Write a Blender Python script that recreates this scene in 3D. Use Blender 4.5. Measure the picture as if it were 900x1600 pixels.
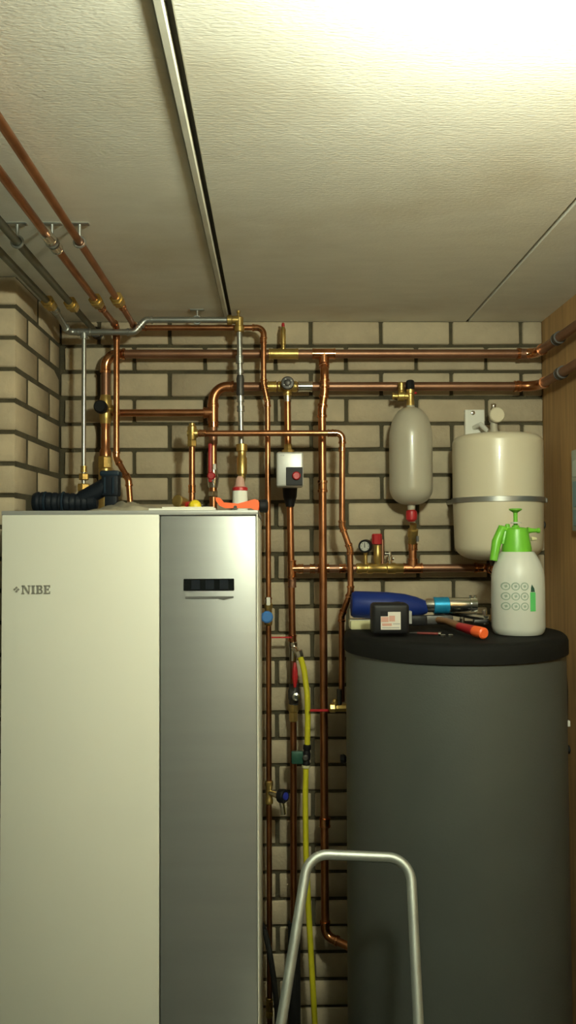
import bpy, bmesh, math, random
from mathutils import Vector as V, Matrix
random.seed(7)
S = bpy.context.scene
for o in list(bpy.data.objects): bpy.data.objects.remove(o, do_unlink=True)
COL = S.collection
PI = math.pi

# ------------------------------------------------------------------ camera
F = 1310.0                                   # focal length in pixels of the 900x1600 frame
HZ, VX, ROLL = 840.0, 428.0, math.radians(.25)
CAMZ = 1.74
pt = math.atan((HZ-800)/F); yw = math.atan((450-VX)/F)
fw = V((math.sin(yw)*math.cos(pt), math.cos(yw)*math.cos(pt), math.sin(pt)))
rt = V((math.cos(yw), -math.sin(yw), 0)); up = rt.cross(fw)
cR = rt*math.cos(ROLL) - up*math.sin(ROLL); cU = up*math.cos(ROLL) + rt*math.sin(ROLL)
cam = bpy.data.cameras.new('camera'); co = bpy.data.objects.new('camera', cam); COL.objects.link(co)
cam.sensor_fit = 'AUTO'; cam.sensor_width = 36; cam.lens = F/1600*36; cam.clip_start = .01
co.matrix_world = Matrix(((cR.x, cU.x, -fw.x, 0), (cR.y, cU.y, -fw.y, 0), (cR.z, cU.z, -fw.z, CAMZ), (0, 0, 0, 1)))
S.camera = co
def P(px, py, Y):                            # a spot seen in the photo, at its real distance Y from the camera
    d = cR*((px-450)/F) - cU*((py-800)/F) + fw
    p = d*(Y/d.y); p.z += CAMZ
    return p

# ------------------------------------------------------------------ world, exposure
w = bpy.data.worlds.new('world'); S.world = w; w.use_nodes = True
w.node_tree.nodes['Background'].inputs[0].default_value = (.02, .02, .018, 1)
w.node_tree.nodes['Background'].inputs[1].default_value = .2
S.view_settings.view_transform = 'Standard'; S.view_settings.look = 'None'
S.view_settings.gamma = 1; S.view_settings.use_curve_mapping = False
S.view_settings.exposure = 0
LAMP = V((.36, .73, 0)); LAMP_DROP = .13; LAMP_STRENGTH = 485; LAMP_COLOR = (.94, 1, .755)

# ------------------------------------------------------------------ materials
MATS = {}
def mat(name, c, rough=.5, metal=0, var=0, vscale=8, bump=0, bscale=60, c2=None, coat=0, trans=0, emit=0, stretch=None, detail=4, spec=None):
    m = bpy.data.materials.new(name); m.use_nodes = True; nt = m.node_tree; b = nt.nodes['Principled BSDF']
    b.inputs['Base Color'].default_value = (*c, 1); b.inputs['Roughness'].default_value = rough
    b.inputs['Metallic'].default_value = metal; b.inputs['Coat Weight'].default_value = coat
    b.inputs['Transmission Weight'].default_value = trans
    if spec is not None: b.inputs['Specular IOR Level'].default_value = spec
    if emit:
        b.inputs['Emission Color'].default_value = (*c, 1); b.inputs['Emission Strength'].default_value = emit
    if var or bump:
        tc = nt.nodes.new('ShaderNodeTexCoord'); mp = nt.nodes.new('ShaderNodeMapping')
        geo = nt.nodes.new('ShaderNodeNewGeometry')
        nt.links.new(geo.outputs['Position'], mp.inputs['Vector'])
        if stretch: mp.inputs['Scale'].default_value = stretch
    if var:
        n = nt.nodes.new('ShaderNodeTexNoise'); n.inputs['Scale'].default_value = vscale; n.inputs['Detail'].default_value = detail
        nt.links.new(mp.outputs[0], n.inputs['Vector'])
        r = nt.nodes.new('ShaderNodeValToRGB'); r.color_ramp.elements[0].position = .3; r.color_ramp.elements[1].position = .7
        d = c2 if c2 else tuple(x*(1-var) for x in c)
        r.color_ramp.elements[0].color = (*d, 1); r.color_ramp.elements[1].color = (*c, 1)
        nt.links.new(n.outputs[0], r.inputs[0]); nt.links.new(r.outputs[0], b.inputs['Base Color'])
    if bump:
        n2 = nt.nodes.new('ShaderNodeTexNoise'); n2.inputs['Scale'].default_value = bscale; n2.inputs['Detail'].default_value = 5
        nt.links.new(mp.outputs[0], n2.inputs['Vector'])
        bp = nt.nodes.new('ShaderNodeBump'); bp.inputs['Strength'].default_value = bump; bp.inputs['Distance'].default_value = .004
        nt.links.new(n2.outputs[0], bp.inputs['Height']); nt.links.new(bp.outputs[0], b.inputs['Normal'])
    MATS[name] = m
    return m
brick_mats = [mat('sand_lime_brick_%d' % i, c, .9, var=.16, vscale=14, bump=.5, bscale=90) for i, c in
              enumerate([(.485, .40, .275), (.46, .38, .262), (.505, .425, .295), (.435, .36, .25)])]
M_mortar = mat('mortar', (.085, .072, .040), .95, var=.4, vscale=20, bump=.8, bscale=120)
M_ceil = mat('ceiling_foam', (.83, .815, .73), .85, var=.06, vscale=9, bump=.26, bscale=120, stretch=(1, 2.6, 1))
def ceiling_stains(m):                       # faint brown stains and fine lines pressed into the board
    nt = m.node_tree; b = nt.nodes['Principled BSDF']; src = b.inputs['Base Color'].links[0].from_socket
    geo = nt.nodes.new('ShaderNodeNewGeometry'); n = nt.nodes.new('ShaderNodeTexNoise'); n.inputs['Scale'].default_value = 2.6; n.inputs['Detail'].default_value = 6
    nt.links.new(geo.outputs['Position'], n.inputs['Vector'])
    r = nt.nodes.new('ShaderNodeValToRGB'); r.color_ramp.elements[0].position = .52; r.color_ramp.elements[0].color = (0, 0, 0, 1); r.color_ramp.elements[1].position = .78; r.color_ramp.elements[1].color = (.55, .55, .55, 1)
    nt.links.new(n.outputs[0], r.inputs[0])
    mx = nt.nodes.new('ShaderNodeMix'); mx.data_type = 'RGBA'; mx.inputs['B'].default_value = (.52, .44, .30, 1)
    nt.links.new(r.outputs[0], mx.inputs['Factor']); nt.links.new(src, mx.inputs['A']); nt.links.new(mx.outputs['Result'], b.inputs['Base Color'])
    bump = [x for x in nt.nodes if x.type == 'BUMP'][0]; h = bump.inputs['Height'].links[0].from_socket
    wv = nt.nodes.new('ShaderNodeTexWave'); wv.bands_direction = 'Y'; wv.inputs['Scale'].default_value = 34; wv.inputs['Distortion'].default_value = 1.5; wv.inputs['Detail'].default_value = 2
    nt.links.new(geo.outputs['Position'], wv.inputs['Vector'])
    ad = nt.nodes.new('ShaderNodeMath'); ad.operation = 'MULTIPLY_ADD'; ad.inputs[1].default_value = .07
    nt.links.new(wv.outputs['Fac'], ad.inputs[0]); nt.links.new(h, ad.inputs[2]); nt.links.new(ad.outputs[0], bump.inputs['Height'])
ceiling_stains(M_ceil)
M_seam = mat('ceiling_seam', (.06, .055, .045), .9)
M_strip = mat('ceiling_strip', (.66, .65, .56), .7, var=.2, vscale=12)
M_wood = mat('wood_panel', (.50, .30, .12), .6, var=.35, vscale=9, bump=.15, bscale=40, stretch=(6, 6, .35))
M_floor = mat('concrete_floor', (.06, .07, .062), .9, var=.3, vscale=4)
M_plaster = mat('plaster', (.17, .205, .18), .9, var=.1, vscale=3)
M_copper = mat('copper', (.56, .255, .125), .33, 1, var=.5, vscale=16, c2=(.36, .15, .065))
M_copper2 = mat('copper_dull', (.34, .185, .115), .45, .85, var=.45, vscale=11, c2=(.24, .12, .07))
M_solder = mat('copper_fitting', (.74, .36, .18), .2, 1, var=.45, vscale=24, c2=(.46, .19, .08))
M_brass = mat('brass', (.66, .47, .16), .36, .88, var=.35, vscale=30)
M_steel = mat('zinc_steel', (.50, .52, .50), .36, .92, var=.25, vscale=20)
M_steel2 = mat('shaded_steel', (.20, .20, .155), .55, .7, var=.3, vscale=12)  # steel of the ceiling runs, the dark ceiling's shade put into its colour
M_chrome = mat('chrome', (.78, .77, .72), .18, 1)
M_alu = mat('aluminium', (.42, .45, .42), .48, .8, var=.25, vscale=14)
M_cream = mat('cream_enamel', (.64, .575, .42), .33, var=.03, vscale=3, coat=.2)
M_vwhite = mat('vessel_enamel', (.44, .405, .315), .3, var=.04, vscale=4, coat=.3)
M_white = mat('white_panel', (.74, .745, .66), .45, var=.02, vscale=3)
M_silver = mat('silver_panel', (.35, .36, .355), .45, .6, var=.05, vscale=3, stretch=(1, 1, 12))
M_trim = mat('grey_trim', (.33, .335, .32), .45, .2)
M_tank = mat('grey_tank_jacket', (.060, .067, .061), .5, spec=.6, var=.1, vscale=5, bump=.12, bscale=220)
M_lid = mat('black_lid', (.006, .006, .0055), .75, bump=.1, bscale=150, spec=.15)
M_black = mat('black_plastic', (.008, .008, .009), .5, spec=.25)
M_rubber = mat('black_rubber', (.012, .012, .011), .7, spec=.2)
M_glass = mat('display_glass', (.006, .007, .008), .08, coat=1)
M_red = mat('red_plastic', (.40, .014, .018), .42)
M_orange = mat('orange_plastic', (.85, .13, .03), .4)
M_yellow = mat('yellow_hose', (.62, .56, .02), .45, var=.15, vscale=20)
M_ycap = mat('yellow_cap', (.85, .65, .02), .4)
M_blue = mat('blue_knob', (.05, .19, .52), .4)
M_navy = mat('navy_plastic', (.005, .008, .013), .55, spec=.2)
M_navy2 = mat('navy_rib', (.008, .018, .030), .55, spec=.2)
M_dblue = mat('blue_casing', (.006, .020, .14), .5, spec=.25)
M_cyan = mat('anodised_blue', (.02, .30, .58), .3, .5)
M_green = mat('green_plastic', (.14, .45, .03), .38)
M_dgreen = mat('dark_green_plastic', (.015, .07, .045), .45)
M_ink = mat('green_ink', (.27, .35, .28), .6)
M_gink = mat('bright_green_ink', (.08, .45, .12), .6)
M_bottle = mat('translucent_bottle', (.62, .635, .575), .4, trans=.12)
M_paper = mat('white_card', (.75, .74, .66), .7)
M_bag = mat('plastic_bag', (.42, .375, .28), .35, var=.35, vscale=30, coat=.3)
M_sticker = mat('sticker', (.62, .58, .52), .6)
M_stickr = mat('sticker_red', (.55, .30, .24), .6)
M_gauge = mat('gauge_face', (.50, .50, .46), .5)
M_iron = mat('dark_iron', (.09, .085, .08), .5, .7)
M_hwood = mat('handle_wood', (.30, .15, .06), .5, var=.3, vscale=30)
M_lamp = mat('lamp_glow', LAMP_COLOR, .5, emit=LAMP_STRENGTH)
M_lampbase = mat('lamp_base', (.7, .7, .66), .5)
M_wallbox = mat('grey_box', (.45, .50, .46), .5)
M_wallbox2 = mat('blue_grey_strip', (.16, .26, .30), .4)
M_foam = mat('cream_foam', (.55, .52, .30), .8, bump=.3)
M_logo = mat('logo_metal', (.42, .41, .36), .4, .6)
M_logod = mat('slot_grey', (.10, .10, .095), .5)
M_pump = mat('pump_silver', (.56, .56, .53), .4, .3)
M_band = mat('band_steel', (.36, .36, .34), .38, .8)

# ------------------------------------------------------------------ geometry helpers: each returns (verts, faces)
def join(*gs):
    vs, fs = [], []
    for g in gs:
        k = len(vs); vs += list(g[0]); fs += [tuple(i+k for i in f) for f in g[1]]
    return vs, fs
def box(a, b, bevel=0, seg=2):
    bm = bmesh.new(); bmesh.ops.create_cube(bm, size=1)
    a, b = V(a), V(b)
    for v in bm.verts: v.co = V(((a[i]+b[i])/2 + v.co[i]*(b[i]-a[i]) for i in range(3)))
    if bevel: bmesh.ops.bevel(bm, geom=bm.edges[:], offset=bevel, segments=seg, profile=.5, affect='EDGES')
    bm.verts.ensure_lookup_table(); bm.verts.index_update()
    r = ([v.co.copy() for v in bm.verts], [tuple(v.index for v in f.verts) for f in bm.faces]); bm.free()
    return r
def frame(d):
    d = V(d).normalized(); a = V((0, 0, 1)) if abs(d.z) < .9 else V((1, 0, 0))
    u = a.cross(d).normalized(); return u, d.cross(u).normalized(), d
def lathe(o, d, prof, seg=16, ph=0):
    o = V(o); u, v, d = frame(d); vs, fs = [], []; n = len(prof)
    for t, r in prof:
        r = max(r, 1e-5)
        for k in range(seg):
            a = 2*PI*k/seg + ph; vs.append(o + d*t + (u*math.cos(a)+v*math.sin(a))*r)
    for i in range(n-1):
        for k in range(seg):
            k2 = (k+1) % seg; fs.append((i*seg+k, i*seg+k2, (i+1)*seg+k2, (i+1)*seg+k))
    fs.append(tuple(range(seg-1, -1, -1))); fs.append(tuple((n-1)*seg+k for k in range(seg)))
    return vs, fs
def cyl(a, b, r, seg=14, r2=None):
    a, b = V(a), V(b); return lathe(a, b-a, [(0, r), ((b-a).length, r if r2 is None else r2)], seg)
def sweep(pts, r, seg=12, sx=1, ref=None):
    pts = [V(p) for p in pts]; n = len(pts); rs = r if isinstance(r, (list, tuple)) else [r]*n
    T = [((pts[min(i+1, n-1)]-pts[max(i-1, 0)]).normalized()) for i in range(n)]
    u = V(ref) if ref is not None else frame(T[0])[0]; vs, fs = [], []
    for i in range(n):
        u = (u - T[i]*u.dot(T[i])).normalized(); v = T[i].cross(u)
        for k in range(seg):
            a = 2*PI*k/seg; vs.append(pts[i] + u*math.cos(a)*rs[i]*sx + v*math.sin(a)*rs[i])
    for i in range(n-1):
        for k in range(seg):
            k2 = (k+1) % seg; fs.append((i*seg+k, i*seg+k2, (i+1)*seg+k2, (i+1)*seg+k))
    fs.append(tuple(range(seg-1, -1, -1))); fs.append(tuple((n-1)*seg+k for k in range(seg)))
    return vs, fs
def arc(p, c, q, R, n=8):                    # fillet of radius R at corner c between p and q: points along the arc
    p, c, q = V(p), V(c), V(q); a = (p-c).normalized(); b = (q-c).normalized()
    th = math.acos(max(-1, min(1, a.dot(b)))); cut = R/math.tan(th/2); cut = min(cut, .48*(p-c).length, .48*(q-c).length)
    R = cut*math.tan(th/2); m = (a+b).normalized(); o = c + m*(R/math.sin(th/2))
    s, e = c+a*cut-o, c+b*cut-o; ang = PI-th; out = []
    ax = s.cross(e).normalized()
    for i in range(n+1): out.append(o + Matrix.Rotation(ang*i/n, 3, ax) @ s)
    return out
def smooth_path(pts, R, n=7):
    pts = [V(p) for p in pts]; out = [pts[0]]
    for i in range(1, len(pts)-1): out += arc(pts[i-1], pts[i], pts[i+1], R, n)
    return out + [pts[-1]]
def prism(poly, o, ux, uy, depth):           # polygon in the plane (ux, uy) at o, pushed along ux x uy
    ux, uy = V(ux), V(uy); nz = ux.cross(uy).normalized(); n = len(poly)
    vs = [V(o)+ux*x+uy*y for x, y in poly] + [V(o)+ux*x+uy*y+nz*depth for x, y in poly]
    fs = [tuple(range(n-1, -1, -1)), tuple(range(n, 2*n))] + [(i, (i+1) % n, n+(i+1) % n, n+i) for i in range(n)]
    return vs, fs
def rings(o, d, R, r, n=28, m=8):            # torus
    o = V(o); u, v, d = frame(d); return tor([o+(u*math.cos(a)+v*math.sin(a))*R for a in [2*PI*k/n for k in range(n)]], o, d, r, m)
def tor(cs, o, d, r, m):
    n = len(cs); vs, fs = [], []
    for c in cs:
        e = (c-o).normalized()
        for k in range(m):
            a = 2*PI*k/m; vs.append(c + e*math.cos(a)*r + d*math.sin(a)*r)
    for i in range(n):
        for k in range(m): fs.append((i*m+k, ((i+1) % n)*m+k, ((i+1) % n)*m+(k+1) % m, i*m+(k+1) % m))
    return vs, fs

def mesh(name, g, m, loc=V((0, 0, 0)), smooth=True, ang=35):
    me = bpy.data.meshes.new(name); me.from_pydata([tuple(V(v)-loc) for v in g[0]], [], g[1]); me.materials.append(m); me.update()
    bm = bmesh.new(); bm.from_mesh(me); bmesh.ops.recalc_face_normals(bm, faces=bm.faces); bm.to_mesh(me); bm.free()
    if smooth:
        me.shade_smooth(); me.set_sharp_from_angle(angle=math.radians(ang))
    return me
class Thing:
    def __init__(s, name, label, cat, loc, group=None):
        s.e = bpy.data.objects.new(name, None); COL.objects.link(s.e); s.loc = V(loc); s.e.location = s.loc
        s.e.empty_display_size = .05
        s.e['label'] = label; s.e['category'] = cat
        if group: s.e['group'] = group
    def add(s, name, g, m, parent=None, smooth=True, label=None, kind=None):
        o = bpy.data.objects.new(name, mesh(name, g, m, s.loc, smooth)); COL.objects.link(o); o.parent = parent or s.e
        if label: o['label'] = label
        if kind: o['kind'] = kind
        return o
    # a pipe run: straight lengths are parts named pipe, corners are parts named elbow
    def run(s, pts, r, m=None, R=None, em=None, fit=True, n=8, name='pipe'):
        m = m or M_copper; em = em or M_solder; pts = [V(p) for p in pts]; R = R or r*2.2; start = pts[0]
        for i in range(1, len(pts)-1):
            a = arc(pts[i-1], pts[i], pts[i+1], R, n)
            s.add(name, cyl(start, a[0], r), m)
            if fit:
                d0 = (a[0]-start).normalized(); d1 = (pts[i+1]-a[-1]).normalized(); sl = r*1.5
                path = [a[0]-d0*sl, a[0]-d0*sl*.99, a[0]-d0*sl*.6, a[0]-d0*sl*.5] + a + [a[-1]+d1*sl*.5, a[-1]+d1*sl*.6, a[-1]+d1*sl*.99, a[-1]+d1*sl]
                rr = [r*1.02, r*1.3, r*1.3, r*1.13] + [r*1.13]*len(a) + [r*1.13, r*1.3, r*1.3, r*1.02]
                s.add('elbow', sweep(path, rr, 14), em)
            else: s.add('bend', sweep(a, r, 14), m)
            start = a[-1]
        s.add(name, cyl(start, pts[-1], r), m)
    def sleeve(s, a, b, r, m=None, name='coupling', k=1.16):
        a, b = V(a), V(b); L = (b-a).length; e = min(.004, L*.2)
        return s.add(name, lathe(a, b-a, [(0, r*1.02), (.0003, r*k*1.08), (e, r*k*1.08), (e*1.2, r*k), (L-e*1.2, r*k), (L-e, r*k*1.08), (L-.0003, r*k*1.08), (L, r*1.02)], 14), m or M_solder)
    def nut(s, c, d, L, r, m=None, name='nut', parent=None):
        d = V(d).normalized(); return s.add(name, lathe(V(c)-d*L/2, d, [(0, r*.9), (L*.12, r), (L*.88, r), (L, r*.9)], 6), m or M_brass, parent, smooth=False)
    def tee(s, c, d, bd, r, m=None, L=None, name='tee'):
        c, d, bd = V(c), V(d).normalized(), V(bd).normalized(); L = L or r*2.4; k = 1.15
        pr = lambda L: [(0, r*1.02), (.0003, r*k*1.08), (.004, r*k*1.08), (.005, r*k), (L-.005, r*k), (L-.004, r*k*1.08), (L-.0003, r*k*1.08), (L, r*1.02)]
        g = join(lathe(c-d*L, d, pr(2*L), 14), lathe(c, bd, [(0, r*k), (L-.005, r*k), (L-.004, r*k*1.08), (L-.0003, r*k*1.08), (L, r*1.02)], 14))
        return s.add(name, g, m or M_solder)
def struct(name, g, m, smooth=False, parent=None):
    o = bpy.data.objects.new(name, mesh(name, g, m, V((0, 0, 0)), smooth)); COL.objects.link(o)
    if parent: o.parent = parent
    else: o['kind'] = 'structure'
    return o
X, Y_, Z = V((1, 0, 0)), V((0, 1, 0)), V((0, 0, 1))

# ------------------------------------------------------------------ room shell
W = 2.68                                     # brick wall face
CEIL = P(480, 502, W).z
XR = P(848, 560, W).x                        # wooden partition on the right
XL = P(23.6, 600, 2.215).x                   # side face of the brick pier on the left
YP = 2.215                                   # front face of the pier
XRM = -1.75; YB = -2.3                       # rest of the room, behind the camera
struct('floor', box((XRM-.1, YB-.1, -.1), (XR+.1, W+.25, 0)), M_floor)
# ceiling: slab with panels (a strip and a groove between them)
s1 = P(360, 495, W).x; s2 = P(731, 502, W).x
ceil = struct('ceiling', box((XRM-.1, YB-.1, CEIL+.014), (XR+.1, W+.25, CEIL+.12)), M_seam)
for a, b in ((XRM-.1, s1-.757-.008), (s1-.757+.004, s1-.017), (s1+.007, s2-.004), (s2+.004, XR+.1)):
    p = struct('ceiling_panel', box((a, YB-.1, CEIL), (b, W+.1, CEIL+.0139), .002, 1), M_ceil, parent=ceil)
struct('joint_strip', box((s1-.0165, YB, CEIL-.006), (s1-.0035, W-.002, CEIL+.0135), .0015, 1), M_strip, parent=ceil)
# brick back wall
CH, BP, J = .0837, .2269, .0115
z0 = P(480, 540.3, W).z; x0 = P(485.5, 521, W).x
wb = struct('wall_back', box((XRM-.1, W+.009, 0), (XR+.1, W+.25, CEIL+.014)), M_mortar)
bmesh_cache = {}
def brick_mesh(L, ax, v):
    key = (round(L, 3), ax, v)
    if key not in bmesh_cache:
        rnd = random.Random(hash(key) & 0xffff); h = CH-J; d = .1
        s = (L/2, d/2, h/2) if ax == 0 else (d/2, L/2, h/2)
        g = box((-s[0], -s[1], -s[2]), s, .0035, 1)
        g = ([q+V((rnd.uniform(-1, 1), rnd.uniform(-1, 1), rnd.uniform(-1, 1)))*.0011 for q in g[0]], g[1])
        me = mesh('brick', g, brick_mats[v], V((0, 0, 0)), True, 60); bmesh_cache[key] = me
    return bmesh_cache[key]
def brick(parent, c, L, ax):
    o = bpy.data.objects.new('brick', brick_mesh(L, ax, random.choice((0, 0, 1, 2, 2, 3)))); COL.objects.link(o); o.parent = parent
    o.location = V(c)+V((0, 0, random.uniform(-.0008, .0008))); o.rotation_euler = (0, random.uniform(-.003, .003), 0)
k = -1
while True:
    zt = z0-k*CH-J/2; zc = zt-(CH-J)/2 if k >= 0 else zt-(CH-J)/2
    if zc < .03: break
    if zc+(CH-J)/2 < CEIL+.02:
        ph = x0 + (BP/2 if k % 2 == 0 else 0)
        n = math.floor((XL-ph)/BP)
        while ph+n*BP < XR:
            a = max(ph+n*BP+J/2, XL+.002); b = min(ph+(n+1)*BP-J/2, XR-.002)
            if b-a > .015: brick(wb, ((a+b)/2, W+.05+random.uniform(-.0015, .0015), zc), round(b-a, 4), 0)
            n += 1
    k += 1
# brick pier at the left: side face at XL, front face at YP
wl = struct('wall_left', box((XRM, YP+.009, 0), (XL-.0015, W+.01, CEIL+.014)), M_mortar)
k = -1
while True:
    zt = z0-k*CH-J/2; zc = zt-(CH-J)/2
    if zc < .03: break
    if zc+(CH-J)/2 < CEIL+.02:
        if k % 2 == 0: cuts = [YP, YP+.112, YP+.112+BP, W]
        else: cuts = [YP, YP+.214, W]
        for i in range(len(cuts)-1):
            a = cuts[i] + (.008 if i else 0); b = cuts[i+1] - .008
            if i == 0:                       # the corner brick shows on both faces
                L = .214 if k % 2 == 0 else .102
                g = box((-L/2, -(b-a)/2, -(CH-J)/2), (L/2, (b-a)/2, (CH-J)/2), .0035, 1)
                key = ('c', k % 2)
                if key not in bmesh_cache: bmesh_cache[key] = mesh('brick', g, brick_mats[k % 2], V((0, 0, 0)), True, 60)
                o = bpy.data.objects.new('brick', bmesh_cache[key]); COL.objects.link(o); o.parent = wl; o.location = (XL-L/2, (a+b)/2, zc)
                xs = XL-L-J
                while xs > XRM and zc > 1.5:
                    e = max(xs-BP+J, XRM); brick(wl, ((xs+e)/2, YP+.05, zc), round(xs-e, 4), 0); xs -= BP
            else: brick(wl, (XL-.05+random.uniform(-.001, .001), (a+b)/2, zc), round(b-a, 4), 1)
    k += 1
struct('wall_right', box((XR, YB-.1, 0), (XR+.1, W+.009, CEIL+.014)), M_wood)
struct('wall_side', box((XRM-.1, YB-.1, 0), (XRM, YP+.3, CEIL+.014)), M_plaster)
struct('wall_rear', box((XRM-.1, YB-.1, 0), (XR+.1, YB, CEIL+.014)), M_plaster)

# ------------------------------------------------------------------ lamp (just above the top of the frame)
lc = V((LAMP.x, LAMP.y, CEIL-LAMP_DROP))
t = Thing('ceiling_lamp', 'round glowing globe lamp hanging under the white ceiling', 'lamp', (lc.x, lc.y, CEIL))
t.add('ceiling_rose', lathe((lc.x, lc.y, CEIL), -Z, [(0, .045), (.012, .045), (.02, .03)], 20), M_lampbase)
t.add('socket', lathe((lc.x, lc.y, CEIL-.018), -Z, [(0, .02), (LAMP_DROP-.018-.055, .022)], 16), M_lampbase)
gl = lathe(lc, Z, [(-.06*math.cos(PI*i/14), .06*math.sin(PI*i/14)) for i in range(15)], 24)
t.add('globe', gl, M_lamp)

# ------------------------------------------------------------------ heat pump
YN = 1.95
nl = P(1, 1000, YN).x; nr = P(403, 900, YN).x; ns = P(249.5, 1100, YN).x; nt_ = P(200, 797.5, YN).z
t = Thing('heat_pump', 'tall cabinet heat pump with cream front and silver control strip', 'heat pump', ((nl+nr)/2, YN+.3, 0))
t.add('cabinet', box((nl, YN+.022, .03), (nr, YN+.62, nt_-.012), .004), M_white)
t.add('top_plate', box((nl-.001, YN+.002, nt_-.0115), (nr+.001, YN+.62, nt_), .002), M_trim)
zt = P(200, 804, YN).z
fp = t.add('front_panel', box((nl+.001, YN, .10), (ns-.0015, YN+.021, zt), .0025), M_white)
sp = t.add('control_panel', box((ns+.0015, YN, .10), (nr-.004, YN+.021, P(300, 806, YN).z), .003), M_silver, label='silver grey control strip')
t.add('edge_strip', box((nr-.0035, YN+.001, .10), (nr, YN+.021, zt), .001, 1), M_white)
t.add('plinth', box((nl+.004, YN+.012, .03), (nr-.004, YN+.0215, .096)), M_trim)
for x in (nl+.05, nr-.05):
    for y in (YN+.06, YN+.56): t.add('foot', lathe((x, y, 0), Z, [(0, .02), (.008, .02), (.01, .01), (.03, .01)], 12), M_black)
a, b = P(287, 923, YN), P(366, 904, YN)
d = t.add('display', box((a.x, YN-.0025, a.z), (b.x, YN+.001, b.z), .001, 1), M_glass, parent=sp, label='dark display window')
for k in range(3):  # upright reflections in the display glass, set on as coloured patches
    xx = a.x+(b.x-a.x)*(.22+.28*k)
    t.add('painted_reflection', box((xx-.008, YN-.0032, a.z+.003), (xx+.012, YN-.0024, b.z-.003), .0002, 1), M_navy, parent=sp)
a, b = P(290, 936, YN), P(365, 931.5, YN); h = b.z-a.z
t.add('handle_slot', prism([(0, h*.2), (.075, h*.2), (.088, -h*.35), (.1, h*.1), (b.x-a.x, h*.45), (b.x-a.x, h), (0, h)], (a.x, YN+.0005, a.z), X, Z, .0025), M_logod, parent=sp)
# embossed maker's lettering
lo = P(34, 928, YN); lh = P(34, 914.5, YN).z-lo.z; u = lh/7.
def letter(rects, polys=()):
    g = [box((lo.x+lx+u*a, YN-.0016, lo.z+u*c), (lo.x+lx+u*b, YN+.0005, lo.z+u*d)) for a, b, c, d in rects]
    g += [prism([(lx+u*p, u*q) for p, q in pl], (lo.x, YN+.0005, lo.z), X, Z, .0021) for pl in polys]
    t.add('letter', join(*g), M_logo, parent=fp, smooth=False)
lx = 0; letter([(0, 2.2, 0, .9), (.7, 1.5, .9, 6.1), (0, 1.6, 6.1, 7), (5, 7.2, 6.1, 7), (5.7, 6.5, 1, 6.1)], [[(.7, 7), (2.6, 7), (6.5, 0), (5.2, 0)]])
lx = 7.9*u; letter([(0, 3, 0, .9), (.65, 2.35, .9, 6.1), (0, 3, 6.1, 7)])
lx = 11.6*u; letter([(0, 4, 0, .9), (.7, 2.3, .9, 6.1), (0, 4, 6.1, 7), (2.3, 3.8, 3.2, 4)],
                    [[(3.6, 3.6), (4.6, 3.9), (5.3, 4.9), (5.0, 6.3), (4, 7), (3.6, 6), (3.9, 5.2), (3.6, 4.4)], [(3.7, 0), (5, .4), (5.6, 1.6), (5.2, 3), (3.8, 4), (3.6, 3.1), (4.2, 2), (3.7, .9)]])
lx = 17.9*u; letter([(0, 5.2, 0, .9), (.7, 2.3, .9, 6.1), (0, 5.2, 6.1, 7), (2.3, 3.9, 3.1, 3.9), (4.4, 5.2, .9, 2.2), (4.4, 5.2, 4.9, 6.1), (3.4, 3.9, 2.5, 4.5)])
ce = P(26, 921, YN)
for sx in (-1, 1):
    for sz in (-1, 1):
        t.add('emblem', prism([(-.0032, 0), (0, -.0028), (.0032, 0), (0, .0028)], (ce.x+sx*.0042*(sz > 0)-.0 if sz > 0 else ce.x, YN+.0005, ce.z+(sx*.0042 if sz < 0 else 0)), X, Z, .002), M_logo, parent=fp, smooth=False)

# ------------------------------------------------------------------ buffer tank
YT, RT = 2.30, .297
tc = P(709, 1040, YT); TX = tc.x
LZ = P(709, 985, YT).z; LB = P(709, 1041, YT-RT).z
t = Thing('storage_tank', 'big grey round storage tank with a black lid', 'tank', (TX, YT, 0))
t.add('jacket', lathe((TX, YT, .0), Z, [(0, RT-.006), (.01, RT-.002), (.4, RT-.001), (LB+.012, RT-.003)], 64), M_tank)
lid = t.add('lid', lathe((TX, YT, LB), Z, [(0, RT-.004), (.002, RT+.003), (LZ-LB-.018, RT+.003), (LZ-LB-.008, RT-.001), (LZ-LB-.002, RT-.008), (LZ-LB, RT-.02), (LZ-LB, .03)], 64), M_lid, label='black plastic lid')
t.add('base_ring', lathe((TX, YT, 0), Z, [(0, RT+.002), (.03, RT+.002), (.032, RT-.001)], 48), M_lid)
# sensor lead on the right flank of the tank
pts = [P(880, 1042, YT+.02), P(884, 1075, YT+.02), P(885, 1125, YT+.02), P(886, 1165, YT+.02), P(888, 1300, YT+.02), P(889, 1420, YT+.02)]
off = V((.012, 0, 0)); pts = [V((TX+RT+.004, YT-.02, p.z)) + V((.003*math.sin(i*1.3), 0, 0)) for i, p in enumerate(pts)]
t.add('sensor_lead', sweep(smooth_path(pts, .03, 4), .0028, 8), M_rubber)
t.add('cable_clip', box((pts[2].x-.004, pts[2].y-.008, pts[2].z-.008), (pts[2].x+.007, pts[2].y+.006, pts[2].z+.008), .002), M_paper)
t.add('sensor_pocket', lathe((TX+RT-.004, YT-.02, P(886, 1168, YT).z), X, [(0, .012), (.014, .012), (.016, .008)], 14), M_black)

# ------------------------------------------------------------------ pipes
Y1, Y2, Y3, Y4 = 2.62, 2.58, 2.54, 2.50   # four layers in front of the wall (W = 2.68)
NZ = nt_                                       # top of the heat pump
def down(px, Y, z=NZ): return V((P(px, 790, Y).x, Y, z))
XP = XR-.04                                    # pipes running forward along the wooden wall
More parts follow.
